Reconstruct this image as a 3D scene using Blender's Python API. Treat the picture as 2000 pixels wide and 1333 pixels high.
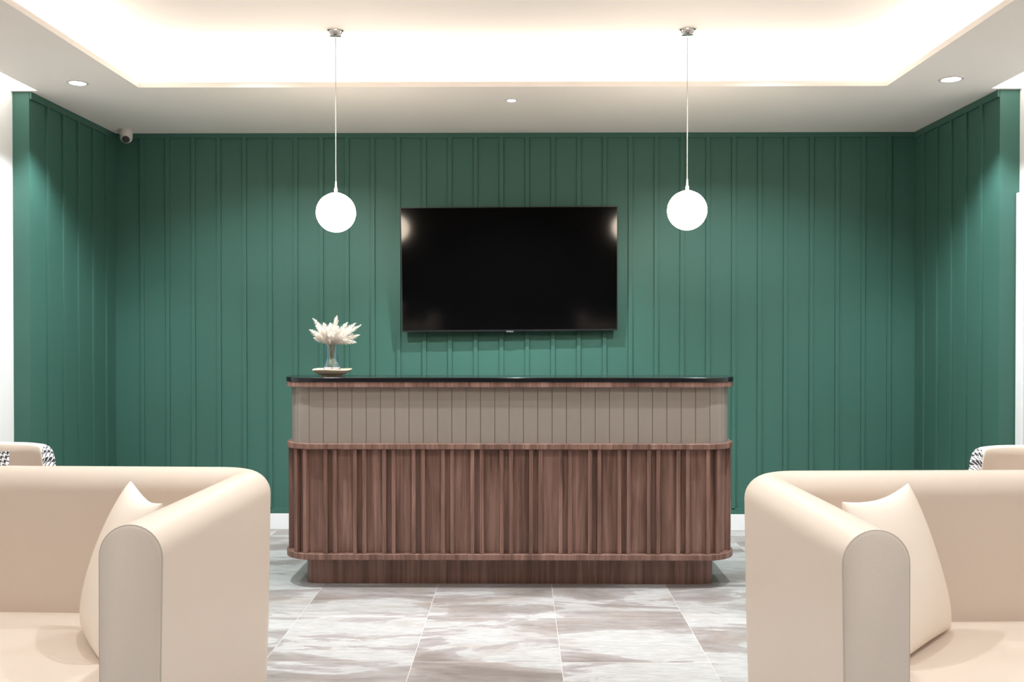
import bpy, bmesh, math, random
from mathutils import Vector, Matrix

# ------------------------------------------------------------------ clear
for o in list(bpy.data.objects):
    bpy.data.objects.remove(o, do_unlink=True)
SC = bpy.context.scene
COL = SC.collection
PI = math.pi

# ------------------------------------------------------------------ camera, world, exposure, big lights
FPX = 1800.0                      # focal length in pixels of a 2000 px wide frame
cam_d = bpy.data.cameras.new('camera')
cam_d.sensor_width = 36.0
cam_d.lens = 36.0 * FPX / 2000.0
cam_d.clip_start = 0.05
cam = bpy.data.objects.new('camera', cam_d)
COL.objects.link(cam)
cam.location = (0, 0, 1.33)
YAW, PITCH, ROLL = 16.0 / FPX, -16.5 / FPX, 0.0
cam.rotation_mode = 'XYZ'
cam.rotation_euler = (PI / 2 + PITCH, ROLL, YAW)
SC.camera = cam

w = bpy.data.worlds.new('world')
SC.world = w
w.use_nodes = True
w.node_tree.nodes['Background'].inputs[0].default_value = (0.9, 0.93, 1, 1)
w.node_tree.nodes['Background'].inputs[1].default_value = 0.0

SC.view_settings.view_transform = 'Standard'
SC.view_settings.look = 'None'
SC.view_settings.gamma = 1.0
SC.view_settings.use_curve_mapping = False
SC.view_settings.exposure = 0.30

WARM = (1.0, 0.9, 0.8)
COOL = (0.86, 0.945, 1.0)


def area(name, loc, size, size_y, energy, color, direction, spread=180, shape='RECTANGLE'):
    d = bpy.data.lights.new(name, 'AREA')
    d.shape = shape
    d.size = size
    if shape in ('RECTANGLE', 'ELLIPSE'):
        d.size_y = size_y
    d.energy = energy
    d.color = color
    d.spread = math.radians(spread)
    o = bpy.data.objects.new(name, d)
    COL.objects.link(o)
    o.location = loc
    zax = -Vector(direction).normalized()
    xax = Vector((1, 0, 0)) if size > size_y else Vector((0, 1, 0))      # run of the strip
    if size_y > size:
        yax = (xax - xax.dot(zax) * zax).normalized()
        xax = yax.cross(zax)
    else:
        xax = (xax - xax.dot(zax) * zax).normalized()
        yax = zax.cross(xax)
    o.rotation_euler = Matrix((xax, yax, zax)).transposed().to_euler()
    return o


# room measures (metres; camera stands over the origin, looking along +Y)
ZS, ZU = 2.672, 2.90              # soffit underside, raised ceiling
YW = 6.208                        # panelled wall
YF = 5.12                         # front edge of the alcove returns
XL, XR = -2.735, 2.647            # alcove returns
WL, WR = -2.829, 2.757            # white side walls
TL, TR, TN, TF = -2.089, 1.993, 1.30, 5.04   # ceiling tray opening
SL, SR, SE = -2.678, 2.589, 5.10  # light slots beside the side walls
YB = -4.0

# cove strips of the tray, lying on the ledge and washing the raised ceiling
COVE = 2.2
LIP = 0.03
area('cove_strip_far', ((TL + TR) / 2, TF + 0.09, ZS + LIP + 0.02), TR - TL + 0.2, 0.03, COVE * 4.2, WARM, (0, -0.25, 1))
area('cove_strip_near', ((TL + TR) / 2, TN - 0.09, ZS + LIP + 0.02), TR - TL + 0.2, 0.03, COVE * 4.2, WARM, (0, 0.25, 1))
area('cove_strip_left', (TL - 0.09, (TN + TF) / 2, ZS + LIP + 0.02), 0.03, TF - TN + 0.2, COVE * 3.8, WARM, (0.25, 0, 1))
area('cove_strip_right', (TR + 0.09, (TN + TF) / 2, ZS + LIP + 0.02), 0.03, TF - TN + 0.2, COVE * 3.8, WARM, (-0.25, 0, 1))
# slot strips washing the two side walls
SLOT = 3.0
area('slot_strip_left', (SL - 0.03, SE / 2 - 0.02, ZS + 0.13), 0.03, SE - 0.06, SLOT * 5, (1, 0.97, 0.93), (-1, 0, -0.9))
area('slot_strip_right', (SR + 0.03, SE / 2 - 0.02, ZS + 0.13), 0.03, SE - 0.06, SLOT * 5, (1, 0.97, 0.93), (1, 0, -0.9))

DOWN_W = 60.0
# recessed downlights: (x, y, ceiling height, watts, spread)
DOWNLIGHTS = [(-2.377, 4.94, ZS, 1.7), (2.28, 4.91, ZS, 1.7), (-0.05, 5.33, ZS, 3.2)]
UNSEEN_DOWNLIGHTS_AND_FILLS = [(-1.42, 4.33, ZU, 3.3, 24, 52), (-0.05, 4.10, ZU, 1.1), (1.33, 4.33, ZU, 3.3, 24, 52),
                     (-0.05, 3.05, ZU, 1.2), (-1.1, 2.9, ZU, 0.65), (1.05, 2.9, ZU, 0.65),  # added fill spots that brighten the sofa arm tops and sides
                     (-1.35, 1.0, ZS, 1.15), (1.3, 1.0, ZS, 1.4),  # added front fill for the inner backs of the sofas
                     (-1.6, -0.3, ZS, 1.0), (0, -0.3, ZS, 1.0), (1.6, -0.3, ZS, 1.0)]


def spot(loc, energy, half, parent=None, tilt=0):
    d = bpy.data.lights.new('downlight_or_fill_beam', 'SPOT')
    d.energy = energy
    d.color = COOL
    d.spot_size = math.radians(half * 2)
    d.spot_blend = 0.55
    d.shadow_soft_size = 0.022
    o = bpy.data.objects.new('downlight_or_fill_beam', d)
    COL.objects.link(o)
    o.location = loc
    o.rotation_euler = (math.radians(tilt), 0, 0)      # adjustable fitting, tipped towards the wall
    if parent is not None:
        o.parent = parent
    return o


# ------------------------------------------------------------------ materials
def new_mat(name):
    m = bpy.data.materials.new(name)
    m.use_nodes = True
    nt = m.node_tree
    b = nt.nodes['Principled BSDF']
    return m, nt, b


def setin(b, **kw):
    for k, v in kw.items():
        b.inputs[k.replace('_', ' ')].default_value = v


def N(nt, kind, **props):
    n = nt.nodes.new(kind)
    for k, v in props.items():
        setattr(n, k, v)
    return n


def math_node(nt, op, a, b=None, c=None):
    n = nt.nodes.new('ShaderNodeMath')
    n.operation = op
    for i, v in enumerate((a, b, c)):
        if v is None:
            continue
        if isinstance(v, (int, float)):
            n.inputs[i].default_value = v
        else:
            nt.links.new(v, n.inputs[i])
    return n.outputs[0]


def plain(name, col, rough=0.5, spec=0.5, metal=0.0, bump=0.0, bump_scale=60, var=0.0, coat=0.0):
    m, nt, b = new_mat(name)
    b.inputs['Base Color'].default_value = (*col, 1)
    b.inputs['Roughness'].default_value = rough
    b.inputs['Specular IOR Level'].default_value = spec
    b.inputs['Metallic'].default_value = metal
    b.inputs['Coat Weight'].default_value = coat
    tc = N(nt, 'ShaderNodeTexCoord')
    no = N(nt, 'ShaderNodeTexNoise')
    no.inputs['Scale'].default_value = bump_scale
    no.inputs['Detail'].default_value = 3
    nt.links.new(tc.outputs['Object'], no.inputs['Vector'])
    if bump:
        bp = N(nt, 'ShaderNodeBump')
        bp.inputs['Strength'].default_value = bump
        bp.inputs['Distance'].default_value = 0.002
        nt.links.new(no.outputs['Fac'], bp.inputs['Height'])
        nt.links.new(bp.outputs[0], b.inputs['Normal'])
    if var:
        mx = N(nt, 'ShaderNodeMix', data_type='RGBA')
        mx.inputs['A'].default_value = (*[c * (1 - var) for c in col], 1)
        mx.inputs['B'].default_value = (*[min(1, c * (1 + var)) for c in col], 1)
        nt.links.new(no.outputs['Fac'], mx.inputs['Factor'])
        nt.links.new(mx.outputs['Result'], b.inputs['Base Color'])
    return m


def emis(name, col, strength, base=(0.9, 0.9, 0.9)):
    m, nt, b = new_mat(name)
    b.inputs['Base Color'].default_value = (*base, 1)
    b.inputs['Emission Color'].default_value = (*col, 1)
    b.inputs['Emission Strength'].default_value = strength
    return m


def wood(name, dark, mid, light, freq=46.0):
    m, nt, b = new_mat(name)
    tc = N(nt, 'ShaderNodeTexCoord')
    mp = N(nt, 'ShaderNodeMapping')
    mp.inputs['Scale'].default_value = (freq, freq, 1.6)
    nt.links.new(tc.outputs['Object'], mp.inputs['Vector'])
    n1 = N(nt, 'ShaderNodeTexNoise')
    n1.inputs['Scale'].default_value = 1.0
    n1.inputs['Detail'].default_value = 6
    n1.inputs['Roughness'].default_value = 0.65
    n1.inputs['Distortion'].default_value = 0.8
    nt.links.new(mp.outputs[0], n1.inputs['Vector'])
    mp2 = N(nt, 'ShaderNodeMapping')
    mp2.inputs['Scale'].default_value = (9, 9, 0.9)
    nt.links.new(tc.outputs['Object'], mp2.inputs['Vector'])
    n2 = N(nt, 'ShaderNodeTexNoise')
    n2.inputs['Scale'].default_value = 1.0
    n2.inputs['Detail'].default_value = 3
    n2.inputs['Distortion'].default_value = 1.2
    nt.links.new(mp2.outputs[0], n2.inputs['Vector'])
    f = math_node(nt, 'ADD', math_node(nt, 'MULTIPLY', n1.outputs['Fac'], 0.6),
                  math_node(nt, 'MULTIPLY', n2.outputs['Fac'], 0.4))
    r = N(nt, 'ShaderNodeValToRGB')
    r.color_ramp.elements[0].position = 0.36
    r.color_ramp.elements[0].color = (*dark, 1)
    r.color_ramp.elements[1].position = 0.64
    r.color_ramp.elements[1].color = (*light, 1)
    e = r.color_ramp.elements.new(0.5)
    e.color = (*mid, 1)
    nt.links.new(f, r.inputs[0])
    nt.links.new(r.outputs[0], b.inputs['Base Color'])
    b.inputs['Roughness'].default_value = 0.42
    b.inputs['Specular IOR Level'].default_value = 0.4
    bp = N(nt, 'ShaderNodeBump')
    bp.inputs['Strength'].default_value = 0.25
    bp.inputs['Distance'].default_value = 0.001
    nt.links.new(n1.outputs['Fac'], bp.inputs['Height'])
    nt.links.new(bp.outputs[0], b.inputs['Normal'])
    return m


def marble_tiles(name, x0, px, y0, py):
    m, nt, b = new_mat(name)
    L = nt.links.new
    tc = N(nt, 'ShaderNodeTexCoord')
    sp = N(nt, 'ShaderNodeSeparateXYZ')
    L(tc.outputs['Object'], sp.inputs[0])
    u = math_node(nt, 'DIVIDE', math_node(nt, 'SUBTRACT', sp.outputs['X'], x0), px)
    v = math_node(nt, 'DIVIDE', math_node(nt, 'SUBTRACT', sp.outputs['Y'], y0), py)
    iu, iv = math_node(nt, 'FLOOR', u), math_node(nt, 'FLOOR', v)
    fu, fv = math_node(nt, 'FRACT', u), math_node(nt, 'FRACT', v)
    cid = N(nt, 'ShaderNodeCombineXYZ')
    L(iu, cid.inputs[0]); L(iv, cid.inputs[1])
    wn = N(nt, 'ShaderNodeTexWhiteNoise')
    L(cid.outputs[0], wn.inputs['Vector'])
    off = N(nt, 'ShaderNodeVectorMath', operation='SCALE')
    L(wn.outputs['Color'], off.inputs[0]); off.inputs['Scale'].default_value = 23.0
    add = N(nt, 'ShaderNodeVectorMath', operation='ADD')
    L(tc.outputs['Object'], add.inputs[0]); L(off.outputs[0], add.inputs[1])
    # broad drifting clouds, stretched along X and slanting
    mp = N(nt, 'ShaderNodeMapping')
    mp.inputs['Rotation'].default_value = (0, 0, -0.42)
    mp.inputs['Scale'].default_value = (1.15, 3.0, 1)
    L(add.outputs[0], mp.inputs['Vector'])
    big = N(nt, 'ShaderNodeTexNoise')
    big.inputs['Scale'].default_value = 1.15
    big.inputs['Detail'].default_value = 9
    big.inputs['Roughness'].default_value = 0.58
    big.inputs['Distortion'].default_value = 0.9
    L(mp.outputs[0], big.inputs['Vector'])
    r = N(nt, 'ShaderNodeValToRGB')
    cr = r.color_ramp
    cr.elements[0].position = 0.30; cr.elements[0].color = (0.20, 0.168, 0.150, 1)
    cr.elements[1].position = 0.66; cr.elements[1].color = (0.46, 0.447, 0.433, 1)
    e = cr.elements.new(0.42); e.color = (0.28, 0.242, 0.224, 1)
    e = cr.elements.new(0.50); e.color = (0.345, 0.314, 0.299, 1)
    e = cr.elements.new(0.509); e.color = (0.435, 0.415, 0.398, 1)
    L(big.outputs['Fac'], r.inputs[0])
    # fine horizontal streaks
    mp2 = N(nt, 'ShaderNodeMapping')
    mp2.inputs['Scale'].default_value = (11, 46, 1)
    mp2.inputs['Rotation'].default_value = (0, 0, -0.12)
    L(add.outputs[0], mp2.inputs['Vector'])
    fine = N(nt, 'ShaderNodeTexNoise')
    fine.inputs['Scale'].default_value = 1.0
    fine.inputs['Detail'].default_value = 6
    fine.inputs['Roughness'].default_value = 0.7
    L(mp2.outputs[0], fine.inputs['Vector'])
    fr = N(nt, 'ShaderNodeMapRange')
    fr.inputs['From Min'].default_value = 0.3; fr.inputs['From Max'].default_value = 0.7
    fr.inputs['To Min'].default_value = 0.76; fr.inputs['To Max'].default_value = 1.14
    L(fine.outputs['Fac'], fr.inputs['Value'])
    mul = N(nt, 'ShaderNodeVectorMath', operation='SCALE')
    L(r.outputs[0], mul.inputs[0]); L(fr.outputs[0], mul.inputs['Scale'])
    # ochre stains
    mp3 = N(nt, 'ShaderNodeMapping')
    mp3.inputs['Scale'].default_value = (2.2, 4.5, 1)
    L(add.outputs[0], mp3.inputs['Vector'])
    st = N(nt, 'ShaderNodeTexNoise')
    st.inputs['Scale'].default_value = 1.3; st.inputs['Detail'].default_value = 4
    L(mp3.outputs[0], st.inputs['Vector'])
    sr = N(nt, 'ShaderNodeMapRange')
    sr.inputs['From Min'].default_value = 0.55; sr.inputs['From Max'].default_value = 0.72
    sr.inputs['To Min'].default_value = 0.0; sr.inputs['To Max'].default_value = 0.55
    L(st.outputs['Fac'], sr.inputs['Value'])
    mx = N(nt, 'ShaderNodeMix', data_type='RGBA')
    L(sr.outputs[0], mx.inputs['Factor']); L(mul.outputs[0], mx.inputs['A'])
    mx.inputs['B'].default_value = (0.30, 0.243, 0.198, 1)
    # joints
    gx = math_node(nt, 'MULTIPLY', math_node(nt, 'MINIMUM', fu, math_node(nt, 'SUBTRACT', 1.0, fu)), px)
    gy = math_node(nt, 'MULTIPLY', math_node(nt, 'MINIMUM', fv, math_node(nt, 'SUBTRACT', 1.0, fv)), py)
    g = math_node(nt, 'LESS_THAN', math_node(nt, 'MINIMUM', gx, gy), 0.0013)
    mg = N(nt, 'ShaderNodeMix', data_type='RGBA')
    L(g, mg.inputs['Factor']); L(mx.outputs['Result'], mg.inputs['A'])
    mg.inputs['B'].default_value = (0.54, 0.505, 0.475, 1)
    L(mg.outputs['Result'], b.inputs['Base Color'])
    b.inputs['Roughness'].default_value = 0.32
    b.inputs['Specular IOR Level'].default_value = 0.5
    return m


def houndstooth(name, thread=0.0022):
    m, nt, b = new_mat(name)
    L = nt.links.new
    uv = N(nt, 'ShaderNodeUVMap')
    sp = N(nt, 'ShaderNodeSeparateXYZ')
    L(uv.outputs[0], sp.inputs[0])
    i = math_node(nt, 'FLOOR', math_node(nt, 'DIVIDE', sp.outputs[0], thread))
    j = math_node(nt, 'FLOOR', math_node(nt, 'DIVIDE', sp.outputs[1], thread))
    def fm(x, n):
        return math_node(nt, 'FLOORED_MODULO', x, float(n))
    wd = math_node(nt, 'LESS_THAN', fm(i, 8), 3.5)
    hd = math_node(nt, 'LESS_THAN', fm(j, 8), 3.5)
    top = math_node(nt, 'LESS_THAN', fm(math_node(nt, 'ADD', i, j), 4), 1.5)
    d = math_node(nt, 'ADD', math_node(nt, 'MULTIPLY', top, wd),
                  math_node(nt, 'MULTIPLY', math_node(nt, 'SUBTRACT', 1.0, top), hd))
    mx = N(nt, 'ShaderNodeMix', data_type='RGBA')
    L(d, mx.inputs['Factor'])
    mx.inputs['A'].default_value = (0.66, 0.63, 0.62, 1)
    mx.inputs['B'].default_value = (0.012, 0.01, 0.016, 1)
    L(mx.outputs['Result'], b.inputs['Base Color'])
    b.inputs['Roughness'].default_value = 0.8
    return m


M = {}
M['green'] = plain('green_satin_paint', (0.050, 0.132, 0.103), 0.42, 0.22, bump=0.05, bump_scale=140)
M['white_wall'] = plain('white_wall_paint', (0.82, 0.81, 0.80), 0.6, 0.3, bump=0.04, bump_scale=150)
M['ceiling'] = plain('ceiling_paint', (0.90, 0.85, 0.805), 0.7, 0.2, bump=0.03, bump_scale=150)
M['far_room'] = plain('dark_back_wall_paint', (0.26, 0.23, 0.21), 0.7, 0.2, bump=0.03)
M['trim'] = plain('white_trim_lacquer', (0.82, 0.82, 0.82), 0.35, 0.5, bump=0.02)
M['floor'] = marble_tiles('marble_tiles', 0.1656, 0.5995, 4.283, 0.58)
M['wood'] = wood('walnut_veneer', (0.078, 0.038, 0.027), (0.185, 0.096, 0.072), (0.29, 0.165, 0.128))
M['beige'] = plain('taupe_gloss_panel', (0.25, 0.205, 0.172), 0.22, 0.5, coat=0.3, bump=0.02, bump_scale=8, var=0.03)
M['dark_line'] = plain('dark_groove', (0.07, 0.05, 0.04), 0.7, 0.2)
M['granite'] = plain('black_polished_granite', (0.008, 0.008, 0.009), 0.13, 0.5, var=0.9, bump_scale=420)
M['leather'] = plain('cream_leather', (0.76, 0.63, 0.525), 0.44, 0.45, bump=0.12, bump_scale=260, var=0.02)
M['piping'] = plain('cream_piping', (0.62, 0.53, 0.43), 0.5, 0.3)
M['pillow'] = plain('cream_cushion_fabric', (0.93, 0.80, 0.68), 0.55, 0.3, bump=0.2, bump_scale=200)
M['black'] = plain('black_plastic', (0.012, 0.012, 0.013), 0.4, 0.5)
M['screen'] = plain('dark_screen_glass', (0.0012, 0.0012, 0.0014), 0.10, 0.3)
M['badge'] = plain('grey_badge', (0.12, 0.13, 0.135), 0.35, 0.5)
M['chrome'] = plain('chrome', (0.78, 0.74, 0.70), 0.08, 0.5, metal=1.0)
M['cord'] = plain('pale_cord', (0.60, 0.54, 0.46), 0.5, 0.4)
M['plastic'] = plain('off_white_plastic', (0.66, 0.63, 0.60), 0.4, 0.5)
M['globe'] = emis('lit_opal_glass', (1.0, 0.84, 0.66), 28.0)
M['lamp'] = emis('lit_downlight_lens', (0.92, 0.96, 1.0), 14.0)
M['dish'] = plain('pale_wooden_dish', (0.72, 0.57, 0.40), 0.5, 0.4, var=0.12, bump_scale=14)
M['plume'] = plain('bleached_grass', (0.97, 0.91, 0.84), 0.8, 0.1)
M['plume'].node_tree.nodes['Principled BSDF'].inputs['Subsurface Weight'].default_value = 0.0
M['stem'] = plain('dried_stem', (0.45, 0.34, 0.16), 0.7, 0.2)
M['hound'] = houndstooth('houndstooth_fabric')
m, nt, b = new_mat('iridescent_glass')
setin(b, Base_Color=(0.84, 0.87, 1.0, 1), Roughness=0.03, IOR=1.5, Transmission_Weight=1.0)
b.inputs['Thin Film Thickness'].default_value = 420
b.inputs['Thin Film IOR'].default_value = 1.6
M['glass'] = m


# ------------------------------------------------------------------ mesh helpers
def bm_new():
    return bmesh.new()


def box(bm, x0, x1, y0, y1, z0, z1):
    vs = [bm.verts.new(p) for p in ((x0, y0, z0), (x1, y0, z0), (x1, y1, z0), (x0, y1, z0),
                                    (x0, y0, z1), (x1, y0, z1), (x1, y1, z1), (x0, y1, z1))]
    for f in ((3, 2, 1, 0), (4, 5, 6, 7), (0, 1, 5, 4), (1, 2, 6, 5), (2, 3, 7, 6), (3, 0, 4, 7)):
        bm.faces.new([vs[i] for i in f])
    return vs


def lathe(bm, prof, seg=48, center=(0, 0, 0), cap0=True, cap1=True):
    rings = []
    for r, z in prof:
        if r < 1e-6:
            rings.append([bm.verts.new((center[0], center[1], center[2] + z))])
        else:
            rings.append([bm.verts.new((center[0] + r * math.cos(2 * PI * k / seg),
                                        center[1] + r * math.sin(2 * PI * k / seg), center[2] + z)) for k in range(seg)])
    for a, b_ in zip(rings, rings[1:]):
        for k in range(seg):
            k2 = (k + 1) % seg
            if len(a) == 1 and len(b_) == 1:
                continue
            if len(a) == 1:
                bm.faces.new((a[0], b_[k2], b_[k]))
            elif len(b_) == 1:
                bm.faces.new((a[k], a[k2], b_[0]))
            else:
                bm.faces.new((a[k], a[k2], b_[k2], b_[k]))
    if cap0 and len(rings[0]) > 1:
        bm.faces.new(list(reversed(rings[0])))
    if cap1 and len(rings[-1]) > 1:
        bm.faces.new(rings[-1])


def tube(bm, pts, r, seg=10, closed=False, caps=True):
    pts = [Vector(p) for p in pts]
    n = len(pts)
    rings = []
    up = None
    for i, p in enumerate(pts):
        if closed:
            t = pts[(i + 1) % n] - pts[i - 1]
        else:
            t = pts[min(i + 1, n - 1)] - pts[max(i - 1, 0)]
        t.normalize()
        if up is None:
            up = Vector((0, 0, 1)) if abs(t.z) < 0.9 else Vector((1, 0, 0))
        s = t.cross(up).normalized()
        up = s.cross(t).normalized()
        rr = r[i] if isinstance(r, (list, tuple)) else r
        rings.append([bm.verts.new(p + rr * (math.cos(2 * PI * k / seg) * s + math.sin(2 * PI * k / seg) * up)) for k in range(seg)])
    m_ = n if closed else n - 1
    for i in range(m_):
        a, c = rings[i], rings[(i + 1) % n]
        for k in range(seg):
            bm.faces.new((a[k], a[(k + 1) % seg], c[(k + 1) % seg], c[k]))
    if caps and not closed:
        bm.faces.new(list(reversed(rings[0])))
        bm.faces.new(rings[-1])


def obj(name, bm, mat, parent=None, angle=35, bevel=0.0, bseg=2, loc=None, subsurf=0):
    bmesh.ops.recalc_face_normals(bm, faces=bm.faces)
    me = bpy.data.meshes.new(name)
    bm.to_mesh(me)
    bm.free()
    for p in me.polygons:
        p.use_smooth = True
    me.set_sharp_from_angle(angle=math.radians(angle))
    mats = mat if isinstance(mat, (list, tuple)) else [mat]
    for mm in mats:
        me.materials.append(mm)
    o = bpy.data.objects.new(name, me)
    COL.objects.link(o)
    if parent is not None:
        o.parent = parent
    if loc is not None:
        o.location = loc
    if bevel:
        bv = o.modifiers.new('bevel', 'BEVEL')
        bv.width = bevel
        bv.segments = bseg
        bv.limit_method = 'ANGLE'
        bv.angle_limit = math.radians(40)
        bv.harden_normals = True
    if subsurf:
        s = o.modifiers.new('subdivision', 'SUBSURF')
        s.levels = subsurf
        s.render_levels = subsurf
    return o


def thing(name, label, cat, loc=(0, 0, 0), rotz=0, group=None):
    o = bpy.data.objects.new(name, None)
    o.empty_display_size = 0.1
    COL.objects.link(o)
    o.location = loc
    o.rotation_euler = (0, 0, rotz)
    o['label'] = label
    o['category'] = cat
    if group:
        o['group'] = group
    return o


def tag(o, label, cat, group=None):
    o['label'] = label
    o['category'] = cat
    if group:
        o['group'] = group
    return o


def struct(name, bm, mat, label=None, **kw):
    o = obj(name, bm, mat, **kw)
    if o.parent is None:
        o['kind'] = 'structure'
    if label:
        o['label'] = label
    return o


def rounded_rect(x0, x1, y0, y1, rf, rb, seg=14):
    """plan outline, counter-clockwise, front (low y) corners radius rf, back corners rb"""
    pts = []
    for cx, cy, r, a0 in ((x1 - rf, y0 + rf, rf, -PI / 2), (x1 - rb, y1 - rb, rb, 0), (x0 + rb, y1 - rb, rb, PI / 2), (x0 + rf, y0 + rf, rf, PI)):
        for k in range(seg + 1):
            a = a0 + PI / 2 * k / seg
            pts.append((cx + r * math.cos(a), cy + r * math.sin(a)))
    return pts


def prism(bm, pts, z0, z1):
    a = [bm.verts.new((x, y, z0)) for x, y in pts]
    c = [bm.verts.new((x, y, z1)) for x, y in pts]
    n = len(pts)
    for k in range(n):
        bm.faces.new((a[k], a[(k + 1) % n], c[(k + 1) % n], c[k]))
    bm.faces.new(list(reversed(a)))
    bm.faces.new(c)


# ------------------------------------------------------------------ the setting
bm = bm_new(); box(bm, WL - 0.1, WR + 0.1, YB - 0.1, YW + 0.1, -0.05, 0.0)
struct('floor', bm, M['floor'], 'pale veined marble tiles in a square grid')

# panelled green wall: backing, battens, top and bottom rail in one mesh
BT, BD = 0.027, 0.012
bm = bm_new()
box(bm, XL - 0.09, XR + 0.1, YW, YW + 0.08, 0, ZS + 0.02)
box(bm, XL, XR, YW - BD, YW, ZS - 0.032, ZS)
box(bm, XL, XR, YW - BD, YW, 0.105, 0.148)
for k in range(30):
    cx = -2.551 + 0.1732 * k
    box(bm, cx - BT / 2, cx + BT / 2, YW - BD, YW, 0.14, ZS - 0.03)
struct('wall_far', bm, M['green'], 'green panelled wall with vertical battens', bevel=0.0012)

for side, xa, xb, s in (('left', WL, XL, 1), ('right', XR, WR, -1)):
    bm = bm_new()
    box(bm, xa, xb, YF, YW, 0, ZS + 0.006)
    xi = XL if s > 0 else XR
    def bb(y0, y1, z0, z1):
        box(bm, min(xi, xi + s * BD), max(xi, xi + s * BD), y0, y1, z0, z1)
    bb(YF + 0.002, YW - BD - 0.001, ZS - 0.04, ZS)
    bb(YF + 0.002, YW - BD - 0.001, 0.105, 0.148)
    for y in (5.311, 5.494, 5.681, 5.875, 6.063):
        bb(y - BT / 2, y + BT / 2, 0.14, ZS - 0.035)
    struct('wall_alcove_' + side, bm, M['green'], 'green battened return wall of the alcove', bevel=0.0012)

bm = bm_new(); box(bm, XL + 0.001, XR - 0.001, YW - 0.014, YW, 0, 0.108)
struct('baseboard_far', bm, M['trim'], 'white baseboard under the green wall', bevel=0.002)
for side, xi, s in (('left', XL, 1), ('right', XR, -1)):
    bm = bm_new(); box(bm, min(xi, xi + s * 0.014), max(xi, xi + s * 0.014), YF, YW - 0.014, 0, 0.108)
    struct('baseboard_alcove_' + side, bm, M['trim'], bevel=0.002)

bm = bm_new(); box(bm, WL - 0.08, WL, YB, YW, 0, ZU + 0.1)
struct('wall_left', bm, M['white_wall'], 'white side wall')
bm = bm_new(); box(bm, WR, WR + 0.08, YB, YW, 0, ZU + 0.1)
struct('wall_right', bm, M['white_wall'], 'white side wall')
bm = bm_new(); box(bm, WL, WR, YB - 0.08, YB, 0, ZU + 0.1)
struct('wall_behind', bm, M['far_room'])
bm = bm_new(); box(bm, WL, WL + 0.014, YB, YF, 0, 0.108)
struct('baseboard_left', bm, M['trim'], bevel=0.002)
bm = bm_new(); box(bm, WR - 0.014, WR, YB, 4.10, 0, 0.108)
struct('baseboard_right', bm, M['trim'], bevel=0.002)

# ceiling: raised slab, dropped soffit board with the tray opening and the two wall slots
bm = bm_new()
box(bm, WL - 0.08, WR + 0.08, YB - 0.08, YW + 0.1, ZU, ZU + 0.08)                 # raised ceiling
LB = 0.028
box(bm, WL, WR, SE, YW, ZS, ZS + LB)                                               # over the alcove
box(bm, SL, SR, TF, SE, ZS, ZS + LB)
box(bm, SL, TL, TN, TF, ZS, ZS + LB)
box(bm, TR, SR, TN, TF, ZS, ZS + LB)
box(bm, SL, SR, YB, TN, ZS, ZS + LB)
G = 0.20                                                                           # ledge depth
box(bm, TL - G - 0.02, TL - G, TN - G, TF + G, ZS + LB, ZU)
box(bm, TR + G, TR + G + 0.02, TN - G, TF + G, ZS + LB, ZU)
box(bm, TL - G, TR + G, TF + G, TF + G + 0.02, ZS + LB, ZU)
box(bm, TL - G, TR + G, TN - G - 0.02, TN - G, ZS + LB, ZU)
box(bm, SL + 0.03, SL + 0.05, YB, SE, ZS + LB, ZU)
box(bm, SR - 0.05, SR - 0.03, YB, SE, ZS + LB, ZU)
box(bm, WL, SL + 0.05, SE, SE + 0.02, ZS + LB, ZU)
box(bm, SR - 0.05, WR, SE, SE + 0.02, ZS + LB, ZU)
struct('ceiling', bm, M['ceiling'], 'dropped ceiling with a cove-lit raised tray')

# door in the right-hand wall: only its casing and edge are in view
bm = bm_new()
CW = 0.075
box(bm, WR - 0.022, WR, 5.045 - 0.0, 5.116, 0, 2.10)
box(bm, WR - 0.022, WR, 4.12, 4.19, 0, 2.10)
box(bm, WR - 0.022, WR, 4.19, 5.045, 2.03, 2.10)
dr = struct('door_1', bm, M['trim'], 'white door in the right-hand wall', bevel=0.004)
bm = bm_new()
box(bm, WR - 0.012, WR - 0.002, 4.195, 5.040, 0.006, 2.026)
obj('door_leaf', bm, M['trim'], dr, bevel=0.002)
bm = bm_new()
tube(bm, [(WR - 0.012, 4.27, 1.0), (WR - 0.06, 4.27, 1.0), (WR - 0.06, 4.39, 1.0)], 0.009)
obj('door_handle', bm, M['chrome'], dr)


# ------------------------------------------------------------------ downlights
def downlight(x, y, z, k, r, label, seen=True):
    t = thing('downlight', label, 'downlight', (x, y, z), 0, 'recessed ceiling downlights')
    bm = bm_new()
    lathe(bm, [(r * 0.86, 0.012), (r * 0.86, -0.001), (r * 0.9, -0.004), (r * 1.12, -0.0035), (r * 1.16, 0.0), (r * 1.16, 0.001)], cap0=False, cap1=False)
    obj('trim_ring', bm, M['plastic'], t)
    bm = bm_new()
    lathe(bm, [(0, 0.004), (r * 0.85, 0.004), (r * 0.85, -0.0005), (0, -0.0025)])
    obj('lamp_lens', bm, M['lamp'], t)
    spot((0, 0, -0.006), DOWN_W * k, 54, t)
    return t


DL_LABELS = ['round recessed downlight in the ceiling above the left green return wall',
             'round recessed downlight in the ceiling above the right green return wall',
             'small recessed downlight in the middle of the ceiling above the television']
for (x, y, z, k), lab, r in zip(DOWNLIGHTS, DL_LABELS, (0.048, 0.055, 0.03)):
    downlight(x, y, z, k, r, lab)
for x, y, z, k, *aim in UNSEEN_DOWNLIGHTS_AND_FILLS:
    tilt, half = aim if aim else (0, 62)
    spot((x, y, z - 0.006), DOWN_W * k, half, tilt=tilt)

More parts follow.
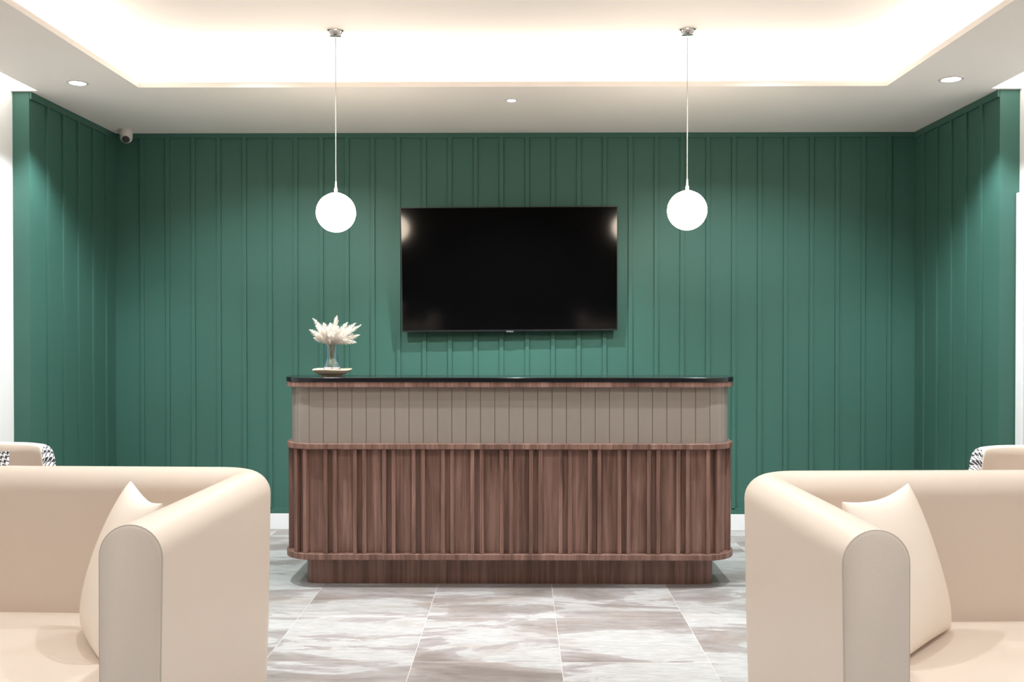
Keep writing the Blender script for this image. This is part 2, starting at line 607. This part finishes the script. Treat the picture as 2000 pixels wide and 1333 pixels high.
# ------------------------------------------------------------------ reception desk
DX, DY = -0.0575, 4.76            # centre x, front of the ledges
HW, DEP, RAD = 1.19, 0.60, 0.17
SHELF = 0.31                      # depth of the raised front shelf; the work surface behind it is lower
desk = thing('reception_desk', 'walnut reception desk with slatted front, taupe upper panel and black granite top', 'reception desk', (DX, DY, 0))


def outline(inset, dep=None, rb=0.03):
    r = max(0.02, RAD - inset)
    return rounded_rect(-HW + inset, HW - inset, inset, (dep or DEP) - inset, r, max(0.01, rb), 16)


bm = bm_new(); prism(bm, outline(0.106), 0.0, 0.149); obj('plinth', bm, M['wood'], desk, bevel=0.0015)
bm = bm_new(); prism(bm, outline(0.0), 0.149, 0.180); o = obj('lower_ledge', bm, M['wood'], desk, bevel=0.003)
bm = bm_new(); prism(bm, outline(0.036), 0.180, 0.724); obj('slatted_panel_backing', bm, M['wood'], desk, bevel=0.001)
bm = bm_new(); prism(bm, outline(0.002), 0.724, 0.753); obj('middle_ledge', bm, M['wood'], desk, bevel=0.003)
bm = bm_new(); prism(bm, outline(0.0, SHELF), 1.046, 1.0735); obj('upper_ledge', bm, M['wood'], desk, bevel=0.002)
bm = bm_new(); prism(bm, outline(-0.003, SHELF), 1.0735, 1.0965); obj('countertop', bm, M['granite'], desk, bevel=0.002, bseg=2)


def path_pt(inset, s):
    """point and outward normal at arc length s from the middle of the front, on the outline inset by `inset`"""
    r = RAD - inset
    flat = HW - RAD
    sg = 1 if s >= 0 else -1
    a = abs(s)
    if a <= flat:
        return Vector((sg * a, inset, 0)), Vector((0, -1, 0))
    a -= flat
    if a <= r * PI / 2:
        th = a / r
        return (Vector((sg * (flat + r * math.sin(th)), inset + r - r * math.cos(th), 0)), Vector((sg * math.sin(th), -math.cos(th), 0)))
    a -= r * PI / 2
    return Vector((sg * (flat + r), inset + r + a, 0)), Vector((sg, 0, 0))


# taupe panel: boards split by fine grooves
bm = bm_new()
pitch = 0.0744
ins = 0.026
half = HW - RAD + (RAD - ins) * PI / 2 + (SHELF - RAD - 0.04)
nb = int(half / pitch) + 1
front = []
for k in range(-nb, nb):
    s0, s1 = (k) * pitch + 0.0011, (k + 1) * pitch - 0.0011
    s0, s1 = max(s0, -half), min(s1, half)
    if s1 - s0 < 0.01:
        continue
    n = 5
    cols = []
    for i in range(n + 1):
        p, nn = path_pt(ins, s0 + (s1 - s0) * i / n)
        q = p - nn * 0.012
        cols.append((bm.verts.new((p.x, p.y, 0.753)), bm.verts.new((p.x, p.y, 1.046)), bm.verts.new((q.x, q.y, 1.046)), bm.verts.new((q.x, q.y, 0.753))))
    for a, c in zip(cols, cols[1:]):
        for i in range(4):
            bm.faces.new((a[i], a[(i + 1) % 4], c[(i + 1) % 4], c[i]))
    bm.faces.new(cols[0]); bm.faces.new(list(reversed(cols[-1])))
obj('upper_panel', bm, M['beige'], desk)['label'] = 'taupe gloss panel in narrow boards'
bm = bm_new(); prism(bm, outline(0.0355, SHELF), 0.753, 1.046)
obj('panel_core', bm, M['dark_line'], desk)

# slats in pairs round the front
SW, SP = 0.020, 0.1525
pair0 = (989 - 1016) * 4.77 / 1800 - DX
flat_off = pair0
smax = HW - RAD + (RAD - 0.036) * PI / 2 + 0.30
slat_n = 0
for k in range(-12, 13):
    for sg in (-1, 1):
        s = pair0 + k * SP + sg * 0.0242
        if abs(s) > smax:
            continue
        p, nn = path_pt(0.036, s)
        tt = Vector((-nn.y, nn.x, 0))
        bm = bm_new()
        vs = []
        for z in (0.1805, 0.7235):
            for a, d in ((-SW / 2, -0.004), (SW / 2, -0.004), (SW / 2, 0.026), (-SW / 2, 0.026)):
                q = p + tt * a + nn * d
                vs.append(bm.verts.new((q.x, q.y, z)))
        for f in ((3, 2, 1, 0), (4, 5, 6, 7), (0, 1, 5, 4), (1, 2, 6, 5), (2, 3, 7, 6), (3, 0, 4, 7)):
            bm.faces.new([vs[i] for i in f])
        obj('slat', bm, M['wood'], desk, bevel=0.001)
        slat_n += 1

# ------------------------------------------------------------------ television
tv = thing('television', 'large black wall-mounted television, switched off, tilted slightly downward', 'television')
tv.location = ((995 - 1016) * 6.10 / 1800, 6.100, 1.33 - (526.5 - 650) * 6.10 / 1800)
tv.rotation_mode = 'XYZ'
tv.rotation_euler = (math.radians(4.6), math.radians(-0.42), math.radians(0.6))
TW, TH = 0.7165, 0.411
bm = bm_new(); box(bm, -TW, TW, 0.0, 0.018, -TH, TH); obj('bezel', bm, M['black'], tv, bevel=0.002)
bm = bm_new(); box(bm, -TW + 0.006, TW - 0.006, -0.0012, 0.001, -TH + 0.012, TH - 0.006); obj('screen', bm, M['screen'], tv)
bm = bm_new(); box(bm, -TW * 0.8, TW * 0.8, 0.018, 0.045, -TH * 0.85, TH * 0.5); obj('rear_casing', bm, M['black'], tv, bevel=0.006)
bm = bm_new(); box(bm, -0.024, 0.024, -0.003, 0.008, -TH - 0.007, -TH + 0.003); o = obj('badge', bm, M['badge'], tv, bevel=0.001); o['label'] = 'small grey badge below the screen'
bm = bm_new(); box(bm, -TW, TW, -0.002, 0.002, -TH, -TH + 0.006); obj('chin_strip', bm, M['black'], tv)
bm = bm_new(); box(bm, -0.2, 0.2, 0.045, 0.066, -0.2, 0.12); obj('wall_bracket', bm, M['black'], tv)

# ------------------------------------------------------------------ pendants


def pendant(x, y, zc, r, label, sway=0.0):
    t = thing('pendant_lamp', label, 'pendant lamp', (x, y, zc), 0, 'globe pendants over the reception desk')
    bm = bm_new()
    prof = [(r * math.sin(PI * k / 40), -r * math.cos(PI * k / 40)) for k in range(0, 38)]
    lathe(bm, [(max(a, 0), b_) for a, b_ in prof], 64)
    obj('globe', bm, M['globe'], t, angle=60)
    bm = bm_new()
    lathe(bm, [(r * 0.30, r * 0.93), (r * 0.30, r * 0.965), (r * 0.24, r * 1.0), (0.010, r * 1.02), (0.009, r + 0.022), (0.006, r + 0.026), (0.0042, r + 0.06), (0.0, r + 0.062)], 32)
    obj('globe_cap', bm, M['plastic'], t)
    top = ZU - zc
    bm = bm_new()
    n = 14
    tube(bm, [(sway * math.sin(PI * i / n), 0, r + 0.05 + (top - r - 0.06) * i / n) for i in range(n + 1)], 0.0021, 8)
    obj('cord', bm, M['cord'], t)
    bm = bm_new()
    lathe(bm, [(0.0, top - 0.036), (0.031, top - 0.036), (0.036, top - 0.033), (0.043, top - 0.012), (0.046, top - 0.008), (0.0515, top - 0.006), (0.0515, top), (0.0, top)], 40)
    obj('ceiling_canopy', bm, M['chrome'], t)['label'] = 'chrome ceiling cup'
    return t


YP = 4.80
pendant((656 - 1016) * YP / 1800, YP, 1.33 + (650 - 415.5) * YP / 1800, 0.102, 'lit white globe pendant on a thin cord above the vase')
pendant((1341 - 1016) * YP / 1800, YP, 1.33 + (650 - 412) * YP / 1800, 0.102, 'lit white globe pendant on a thin cord to the right of the television')

# ------------------------------------------------------------------ security camera
cc = thing('security_camera', 'small white dome security camera under the ceiling in the left alcove corner', 'security camera', (-2.607, 6.085, ZS))
bm = bm_new()
lathe(bm, [(0.0, 0.0), (0.040, 0.0), (0.042, -0.004), (0.042, -0.032), (0.040, -0.036), (0.0, -0.036)], 40)
obj('mount_base', bm, M['plastic'], cc)
d = Vector((0.28, -0.85, -0.72)).normalized()
rot = d.to_track_quat('Z', 'Y').to_matrix().to_4x4()
ctr = Vector((0.001, 0, -0.048))
bm = bm_new()
R0 = 0.040
prof = [(0, -R0)] + [(R0 * math.sin(PI * k / 30), -R0 * math.cos(PI * k / 30)) for k in range(1, 24)]
lathe(bm, prof, 40)
bmesh.ops.transform(bm, matrix=Matrix.Translation(ctr) @ rot, verts=bm.verts)
obj('dome', bm, M['plastic'], cc)
bm = bm_new()
lathe(bm, [(0, 0.030), (0.0235, 0.030), (0.0245, 0.0335), (0.019, 0.0345), (0.0, 0.0335)], 32)
bmesh.ops.transform(bm, matrix=Matrix.Translation(ctr) @ rot, verts=bm.verts)
obj('lens', bm, M['black'], cc)

# ------------------------------------------------------------------ dish, vase, dried plumes
ZC = 1.0965
VX, VY = (647.5 - 1016) * 4.935 / 1800, 4.935
bm = bm_new()
seg, prof = 64, [(0.0, 0.0), (0.054, 0.0), (0.056, 0.005), (0.072, 0.010), (0.092, 0.021), (0.109, 0.036), (0.1075, 0.0400), (0.100, 0.037), (0.07, 0.026), (0.045, 0.021), (0.0, 0.020)]
lathe(bm, prof, seg)
for v in bm.verts:
    a = math.atan2(v.co.y, v.co.x); rr = math.hypot(v.co.x, v.co.y)
    if rr > 0.06:
        v.co.z += 0.0022 * math.sin(3 * a + 0.6) * (rr / 0.11)
        k = 1 + 0.018 * math.sin(5 * a + 1)
        v.co.x *= k; v.co.y *= k
o = obj('dish', bm, M['dish'], loc=(VX, VY, ZC))
tag(o, 'pale shallow wooden dish on the black counter, under the vase', 'dish')

VZ = ZC + 0.021
o.scale = (0.965, 0.965, 0.965)
vase_prof = [(0.0, 0.0), (0.044, 0.0), (0.047, 0.003), (0.0475, 0.008), (0.045, 0.03), (0.040, 0.052), (0.035, 0.07), (0.0325, 0.085), (0.032, 0.105), (0.033, 0.13), (0.036, 0.150)]
inner_p = [(0.0345, 0.1502), (0.0315, 0.13), (0.0305, 0.105), (0.031, 0.085), (0.0335, 0.07), (0.0385, 0.052), (0.0435, 0.03), (0.0455, 0.010), (0.042, 0.006), (0.0, 0.006)]
bm = bm_new(); lathe(bm, vase_prof + inner_p, 56)
vs = obj('vase', bm, M['glass'], loc=(VX, VY, VZ), angle=50)
vs.scale = (0.97, 0.97, 0.97)
tag(vs, 'clear iridescent glass vase standing in the pale dish, holding dried plumes', 'vase')

bq = thing('dried_bouquet', 'bunch of bleached dried grass plumes standing in the glass vase', 'dried flowers', (VX, VY, VZ + 0.146))
rnd = random.Random(4)
PX = 4.935 / 1800
# tip in pixels relative to the vase mouth (x, up), plus a depth lean in metres
plumes = [(-39, 53, 0.01), (-43, 30, -0.02), (-36, 38, 0.05), (-32, 14, -0.05), (-22, 36, -0.05), (-6, 44, 0.04), (10, 58, 0.0), (0, 40, -0.06),
          (16, 38, -0.05), (28, 45, 0.05), (46, 44, 0.03), (59, 40, -0.01), (40, 30, -0.06), (54, 20, 0.02), (50, 5, -0.02), (35, 12, -0.06),
          (-15, 44, -0.02), (20, 28, 0.07), (-25, 22, 0.06), (-30, 26, -0.07), (6, 26, -0.09), (30, 24, 0.0)]
for kk, (tx, tz, ty) in enumerate(plumes):
    tip = Vector((tx * PX, ty, tz * PX))
    base = Vector((tip.x * 0.04, ty * 0.1, -0.135))
    mid = Vector((tip.x * 0.10, ty * 0.25, 0.0))
    def bez(t):
        return (1 - t) ** 2 * mid + 2 * t * (1 - t) * (mid + Vector((tip.x * 0.25, ty * 0.3, max(0.03, tip.z * 0.45)))) + t * t * tip
    bm = bm_new()
    L = (tip - mid).length
    nb_ = 330
    for i in range(nb_):
        t = i / nb_
        p = bez(t)
        tg = (bez(min(1, t + 0.02)) - bez(max(0, t - 0.02))).normalized()
        a = rnd.uniform(0, 2 * PI)
        s = tg.cross(Vector((0.3, 1, 0.1))).normalized(); u_ = s.cross(tg)
        out = (math.cos(a) * s + math.sin(a) * u_)
        width = 0.027 * (math.sin(PI * min(1, t * 0.92 + 0.10)) ** 0.8) + 0.002
        ln = rnd.uniform(0.6, 1.15) * width * 1.15
        dirv = (tg * 1.0 + out * 0.95).normalized()
        e = p + dirv * ln
        sd = dirv.cross(out).normalized() * 0.0012
        if sd.length < 1e-5:
            continue
        m_ = p + dirv * ln * 0.5 + out * 0.001
        a0 = bm.verts.new(p - sd * 0.4); a1 = bm.verts.new(p + sd * 0.4)
        b0 = bm.verts.new(m_ - sd * 1.1); b1 = bm.verts.new(m_ + sd * 1.1); c0 = bm.verts.new(e)
        bm.faces.new((a0, a1, b1, b0)); bm.faces.new((b0, b1, c0))
        if i % 2 == 0:
            s3 = out * 0.0013
            d0 = bm.verts.new(m_ - s3); d1 = bm.verts.new(m_ + s3); f0 = bm.verts.new(p)
            bm.faces.new((f0, d0, c0)); bm.faces.new((f0, c0, d1))
    pl = obj('plume', bm, M['plume'], bq)
    bm = bm_new()
    spine = [bez(t) for t in (0.2, 0.4, 0.6, 0.8)]
    if kk % 3 == 0:
        base = Vector((math.sin(kk * 2.1) * 0.007, math.cos(kk * 1.7) * 0.006, -0.134))
        tube(bm, [base, base * 0.5 + mid * 0.5, mid] + spine, [0.0010] * 3 + [0.001, 0.0009, 0.0007, 0.0004], 6)
    else:
        base = mid + Vector((-mid.x * 0.3, 0, -0.035 - 0.01 * (kk % 4)))
        tube(bm, [base, mid] + spine, [0.0008, 0.001, 0.001, 0.0009, 0.0007, 0.0004], 6)
    obj('stem', bm, M['stem'], pl)


# ------------------------------------------------------------------ sofas
def sweep_u(bm, W, D, rc, profile, nseg=14):
    """sweep a closed (offset, z) profile along a U path (front of one arm, round the back, front of the other arm)"""
    h = W / 2
    st = []
    for i in range(9):
        st.append((Vector((h, (D - rc) * i / 8)), Vector((1, 0))))
    for i in range(1, nseg):
        a = PI / 2 * i / nseg
        st.append((Vector((h - rc + rc * math.cos(a), D - rc + rc * math.sin(a))), Vector((math.cos(a), math.sin(a)))))
    for i in range(13):
        st.append((Vector((h - rc - (W - 2 * rc) * i / 12, D)), Vector((0, 1))))
    for i in range(1, nseg):
        a = PI / 2 + PI / 2 * i / nseg
        st.append((Vector((-h + rc + rc * math.cos(a), D - rc + rc * math.sin(a))), Vector((math.cos(a), math.sin(a)))))
    for i in range(9):
        st.append((Vector((-h, (D - rc) * (1 - i / 8))), Vector((-1, 0))))
    rings = []
    for p, n in st:
        rings.append([bm.verts.new((p.x + n.x * o_, p.y + n.y * o_, z)) for o_, z in profile])
    m_ = len(profile)
    for a, c in zip(rings, rings[1:]):
        for k in range(m_):
            bm.faces.new((a[k], a[(k + 1) % m_], c[(k + 1) % m_], c[k]))
    bm.faces.new(rings[0]); bm.faces.new(list(reversed(rings[-1])))


def arm_profile(t, z0, h, lean=0.02, n=18, grow=0.0):
    r = t / 2
    pts = [(-r - grow, z0), (-r - grow, z0 + 0.2)]
    cz = h - r
    for k in range(n + 1):
        a = PI - PI * k / n
        pts.append((math.cos(a) * (r + grow), cz + math.sin(a) * (r * 1.0 + grow)))
    pts += [(r + grow - lean * 0.35, z0 + 0.35), (r + grow - lean, z0)]
    return pts


def pillow(name, TLc, TRc, BLc, BRc, thick, label, mat):
    n = 22
    TLc, TRc, BLc, BRc = map(Vector, (TLc, TRc, BLc, BRc))
    nrm = (TRc - TLc).cross(BLc - TLc).normalized()
    bm = bm_new()
    def P(u, v, s):
        # pull the sides in between the corners
        uu = u * (1 - 0.035 * (1 - v * v))
        if v < -0.5:
            uu *= 1 - 0.10 * ((-v - 0.5) / 0.5) ** 2
        vv = v * (1 - (0.10 if v > 0 else 0.03) * (1 - u * u))
        a, c = (uu + 1) / 2, (vv + 1) / 2
        p = (BLc * (1 - a) + BRc * a) * (1 - c) + (TLc * (1 - a) + TRc * a) * c
        k = (max(0, 1 - u * u) ** 0.5) * (max(0, 1 - v * v) ** 0.5)
        return p + nrm * s * thick * k ** 0.85
    g = {}
    for s in (1, -1):
        for i in range(n + 1):
            for j in range(n + 1):
                edge = i in (0, n) or j in (0, n)
                key = (i, j, 0 if edge else s)
                if key not in g:
                    u, v = -math.cos(PI * i / n), -math.cos(PI * j / n)
                    g[key] = bm.verts.new(P(u, v, s))
        for i in range(n):
            for j in range(n):
                q = []
                for a, c in ((i, j), (i + 1, j), (i + 1, j + 1), (i, j + 1)):
                    edge = a in (0, n) or c in (0, n)
                    q.append(g[(a, c, 0 if edge else s)])
                bm.faces.new(q if s > 0 else list(reversed(q)))
    org = (BLc + BRc) / 2
    bmesh.ops.translate(bm, vec=-org, verts=bm.verts)
    o = obj(name, bm, mat, loc=org, angle=180, subsurf=1)
    tag(o, label, 'cushion')
    return o


def sofa(loc, rotz, W, D, t, h, seat_z, label, flip):
    s = thing('sofa', label, 'sofa', loc, rotz, 'cream sofas in front of the desk')
    z0 = 0.07
    bm = bm_new()
    sweep_u(bm, W - t, D, 0.115, arm_profile(t, z0, h))
    obj('frame', bm, M['leather'], s, angle=60)
    for sg in (-1, 1):
        x = sg * (W - t) / 2
        pr = arm_profile(t, z0, h, grow=0.0008)
        if sg < 0:
            pr = [(-a, z) for a, z in pr]
        bm = bm_new()
        a = [bm.verts.new((x + q[0], 0.004, q[1])) for q in pr]
        c = [bm.verts.new((x + q[0], -0.005, q[1])) for q in pr]
        pr2 = [(x + q[0] * 0.90, -0.009, q[1] if q[1] < z0 + 0.01 else q[1] - 0.007) for q in pr]
        d_ = [bm.verts.new(q) for q in pr2]
        n = len(pr)
        for k in range(n):
            bm.faces.new((a[k], a[(k + 1) % n], c[(k + 1) % n], c[k]))
            bm.faces.new((c[k], c[(k + 1) % n], d_[(k + 1) % n], d_[k]))
        bm.faces.new(a); bm.faces.new(list(reversed(d_)))
        fp = obj('arm_front_panel', bm, M['leather'], s, angle=60)
        bm = bm_new()
        pts = [(x + (q[0] + 0.0) * 1.0, -0.004, q[1]) for q in pr]
        tube(bm, pts, 0.0019, 8)
        obj('piping', bm, M['piping'], fp)
    # seat: deep upholstered block with a softly crowned top
    bm = bm_new()
    xi = (W - t) / 2 - t / 2 + 0.002
    yb = D - t / 2 + 0.002
    nx, ny = 26, 18
    grid = []
    for j in range(ny + 1):
        row = []
        for i in range(nx + 1):
            u, v = -1 + 2 * i / nx, -1 + 2 * j / ny
            cr = (1 - abs(u) ** 6) * (1 - abs(v) ** 6)
            row.append(bm.verts.new((u * xi, 0.02 + (yb - 0.02) * (v + 1) / 2, seat_z - 0.035 + 0.035 * cr ** 0.5)))
        grid.append(row)
    for j in range(ny):
        for i in range(nx):
            bm.faces.new((grid[j][i], grid[j][i + 1], grid[j + 1][i + 1], grid[j + 1][i]))
    low = {}
    border = [grid[0][i] for i in range(nx + 1)] + [grid[j][nx] for j in range(1, ny + 1)] + [grid[ny][i] for i in range(nx - 1, -1, -1)] + [grid[j][0] for j in range(ny - 1, 0, -1)]
    lows = [bm.verts.new((v.co.x, v.co.y, seat_z - 0.17)) for v in border]
    for k in range(len(border)):
        bm.faces.new((border[k], lows[k], lows[(k + 1) % len(lows)], border[(k + 1) % len(border)]))
    bm.faces.new(lows)
    obj('seat', bm, M['leather'], s, angle=50)
    bm = bm_new(); box(bm, -xi, xi, 0.03, yb, z0, seat_z - 0.172); obj('seat_base', bm, M['leather'], s, bevel=0.01)
    for sx in (-1, 1):
        for y in (0.06, D - 0.04):
            bm = bm_new(); lathe(bm, [(0.018, 0.0), (0.024, z0 + 0.004)], 20, (sx * (W / 2 - 0.11), y, 0)); obj('leg', bm, M['black'], s)
    return s


T = 0.142
W_S = 1.62
HS = 0.8975
# left sofa: the right arm is in view.  arm front outer corner at (-0.802, 2.05)
aL = math.radians(-1.9)
aR = math.radians(2.0)


def place(corner, a, W, side):
    # corner = world xy of the outer front corner of one arm; returns the sofa origin (front centre)
    off = Vector((side * W / 2, 0))
    off = Matrix.Rotation(a, 2) @ off
    return (corner[0] - off.x, corner[1] - off.y, 0)


sofa(place((-0.802, 2.056), aL, W_S, 1), aL, W_S, 0.885, T, HS, 0.467, 'cream leather sofa at the left, its right arm facing the aisle', 1)
sofa(place((0.704, 2.016), aR, W_S, -1), aR, W_S, 0.86, 0.146, HS, 0.467, 'cream leather sofa at the right, its left arm facing the aisle', -1)

pillow('throw_cushion', (-1.170, 2.755, 0.885), (-0.975, 2.50, 0.865), (-1.275, 2.675, 0.472), (-1.09, 2.38, 0.472), 0.07,
       'plain cream cushion leaning in the corner of the left sofa', M['pillow'])
pillow('throw_cushion', (0.878, 2.52, 0.868), (1.148, 2.735, 0.885), (0.955, 2.36, 0.472), (1.262, 2.69, 0.472), 0.07,
       'plain cream cushion leaning in the corner of the right sofa', M['pillow'])


# ------------------------------------------------------------------ tub armchairs behind the sofas
def tub_chair(loc, rotz, label):
    c = thing('tub_armchair', label, 'armchair', loc, rotz, 'tub armchairs by the side walls')
    # plan: horseshoe open to -Y; shell thickness, height falls from back to arm fronts
    A, Bq, th = 0.335, 0.33, 0.06
    n = 72
    def plan(s):           # s in -1..1, back at 0
        sg = 1 if s >= 0 else -1
        if abs(s) <= 0.72:
            ang = PI / 2 - abs(s) / 0.72 * PI / 2
            e = 0.56
            c, q = math.cos(ang), math.sin(ang)
            p = Vector((sg * A * max(c, 0) ** e, 0.02 + Bq * max(q, 0) ** e))
            nn = Vector((sg * max(c, 1e-4) ** (2 - e) / A, max(q, 1e-4) ** (2 - e) / Bq)).normalized()
        else:
            k = (abs(s) - 0.72) / 0.28
            p = Vector((sg * A, 0.02 - 0.30 * k)); nn = Vector((sg, 0))
        return p, nn
    def height(s):
        p, nn = plan(s)
        h = 0.818 - 0.024 * (abs(p.x) / A) ** 4
        if p.y < 0.315:
            k = min(1, (0.315 - p.y) / 0.11)
            h -= 0.20 * k * k * (3 - 2 * k)
        return h
    def ring(s, part):
        p, nn = plan(s); h = height(s)
        k = min(1, max(0, (0.325 - p.y) / 0.03))
        b_ = (th / 2 - 0.004) * (1 - k) + (-th / 2 + 0.006) * k      # where the houndstooth meets the leather
        def top(o_):
            return h - 0.016 * (abs(o_) / (th / 2)) ** 3
        pts = []
        if part == 'outer':
            prof = [(th / 2 - 0.03, 0.12), (th / 2 - 0.012, 0.3), (th / 2 - 0.003, 0.5), (th / 2, h - 0.03)]
            prof += [(th / 2 - 0.001 + (b_ - th / 2 + 0.001) * q / 4, 0) for q in range(5)]
            prof = prof[:4] + [(o_, top(o_)) for o_, _ in prof[4:]]
        else:
            e = -th / 2 + 0.004
            prof = [(b_ + (e - b_) * q / 5, 0) for q in range(6)]
            prof = [(o_, top(o_)) for o_, _ in prof] + [(-th / 2, h - 0.045), (-th / 2 + 0.004, 0.5), (-th / 2 + 0.012, 0.36)]
        for o_, z in prof:
            q = p + nn * o_; pts.append((q.x, q.y, z))
        return pts
    for part, mat, nm in (('outer', M['hound'], 'outer_shell'), ('inner', M['leather'], 'inner_back')):
        bm = bm_new()
        uvl = bm.loops.layers.uv.new('UVMap')
        rings = []
        arc = 0.0; prev = None; arcs = []
        for i in range(n + 1):
            s = -1 + 2 * i / n
            pts = ring(s, part)
            if prev is not None:
                arc += (Vector(pts[-1][:2]) - prev).length
            prev = Vector(pts[-1][:2]); arcs.append(arc)
            rings.append([bm.verts.new(q) for q in pts])
        for i in range(n):
            a, d_ = rings[i], rings[i + 1]
            for k in range(len(a) - 1):
                f = bm.faces.new((a[k], d_[k], d_[k + 1], a[k + 1]))
                for lp in f.loops:
                    u = arcs[i] if lp.vert in (a[k], a[k + 1]) else arcs[i + 1]
                    col_ = a if lp.vert in (a[k], a[k + 1]) else d_
                    m_ = col_.index(lp.vert)
                    base_v = col_[min(3, m_)].co.z
                    lp[uvl].uv = (u, base_v + sum((col_[t + 1].co - col_[t].co).length for t in range(3, m_)))
        o = obj(nm, bm, mat, c, angle=60)
        if part == 'outer':
            o['label'] = 'black and white houndstooth fabric shell'
    # arm fronts
    for sg in (-1, 1):
        bm = bm_new()
        o_pts = ring(sg, 'outer'); i_pts = ring(sg, 'inner')
        vsx = [bm.verts.new(q) for q in o_pts + i_pts[1:]]
        bm.faces.new(vsx)
        obj('arm_front', bm, M['hound'], c)
    bm = bm_new(); prism(bm, [(A * 0.9 * math.cos(2 * PI * k / 32), 0.0 + 0.28 * math.sin(2 * PI * k / 32)) for k in range(32)], 0.30, 0.43)
    obj('seat', bm, M['leather'], c, bevel=0.02, bseg=3)
    bm = bm_new(); prism(bm, [(A * 0.88 * math.cos(2 * PI * k / 32), 0.0 + 0.27 * math.sin(2 * PI * k / 32)) for k in range(32)], 0.12, 0.299)
    obj('seat_base', bm, M['hound'], c)
    for sx in (-1, 1):
        for sy in (-1, 1):
            bm = bm_new(); lathe(bm, [(0.012, 0.0), (0.018, 0.122)], 16, (sx * 0.2, sy * 0.17, 0)); obj('leg', bm, M['black'], c)
    return c


tub_chair((-2.455, 3.93, 0), math.radians(0), 'cream tub armchair with houndstooth outer shell behind the left sofa')
tub_chair((2.33, 3.86, 0), math.radians(0), 'cream tub armchair with houndstooth outer shell behind the right sofa')
p = pillow('throw_cushion', (-2.60, 4.06, 0.80), (-2.272, 4.075, 0.806), (-2.58, 3.92, 0.44), (-2.19, 3.94, 0.44), 0.045,
           'black and white houndstooth cushion on the armchair behind the left sofa', M['hound'])
# weave coordinates for the cushion
me = p.data
uvl = me.uv_layers.new(name='UVMap')
for lp in me.loops:
    co = me.vertices[lp.vertex_index].co
    uvl.data[lp.index].uv = (co.x, co.z)
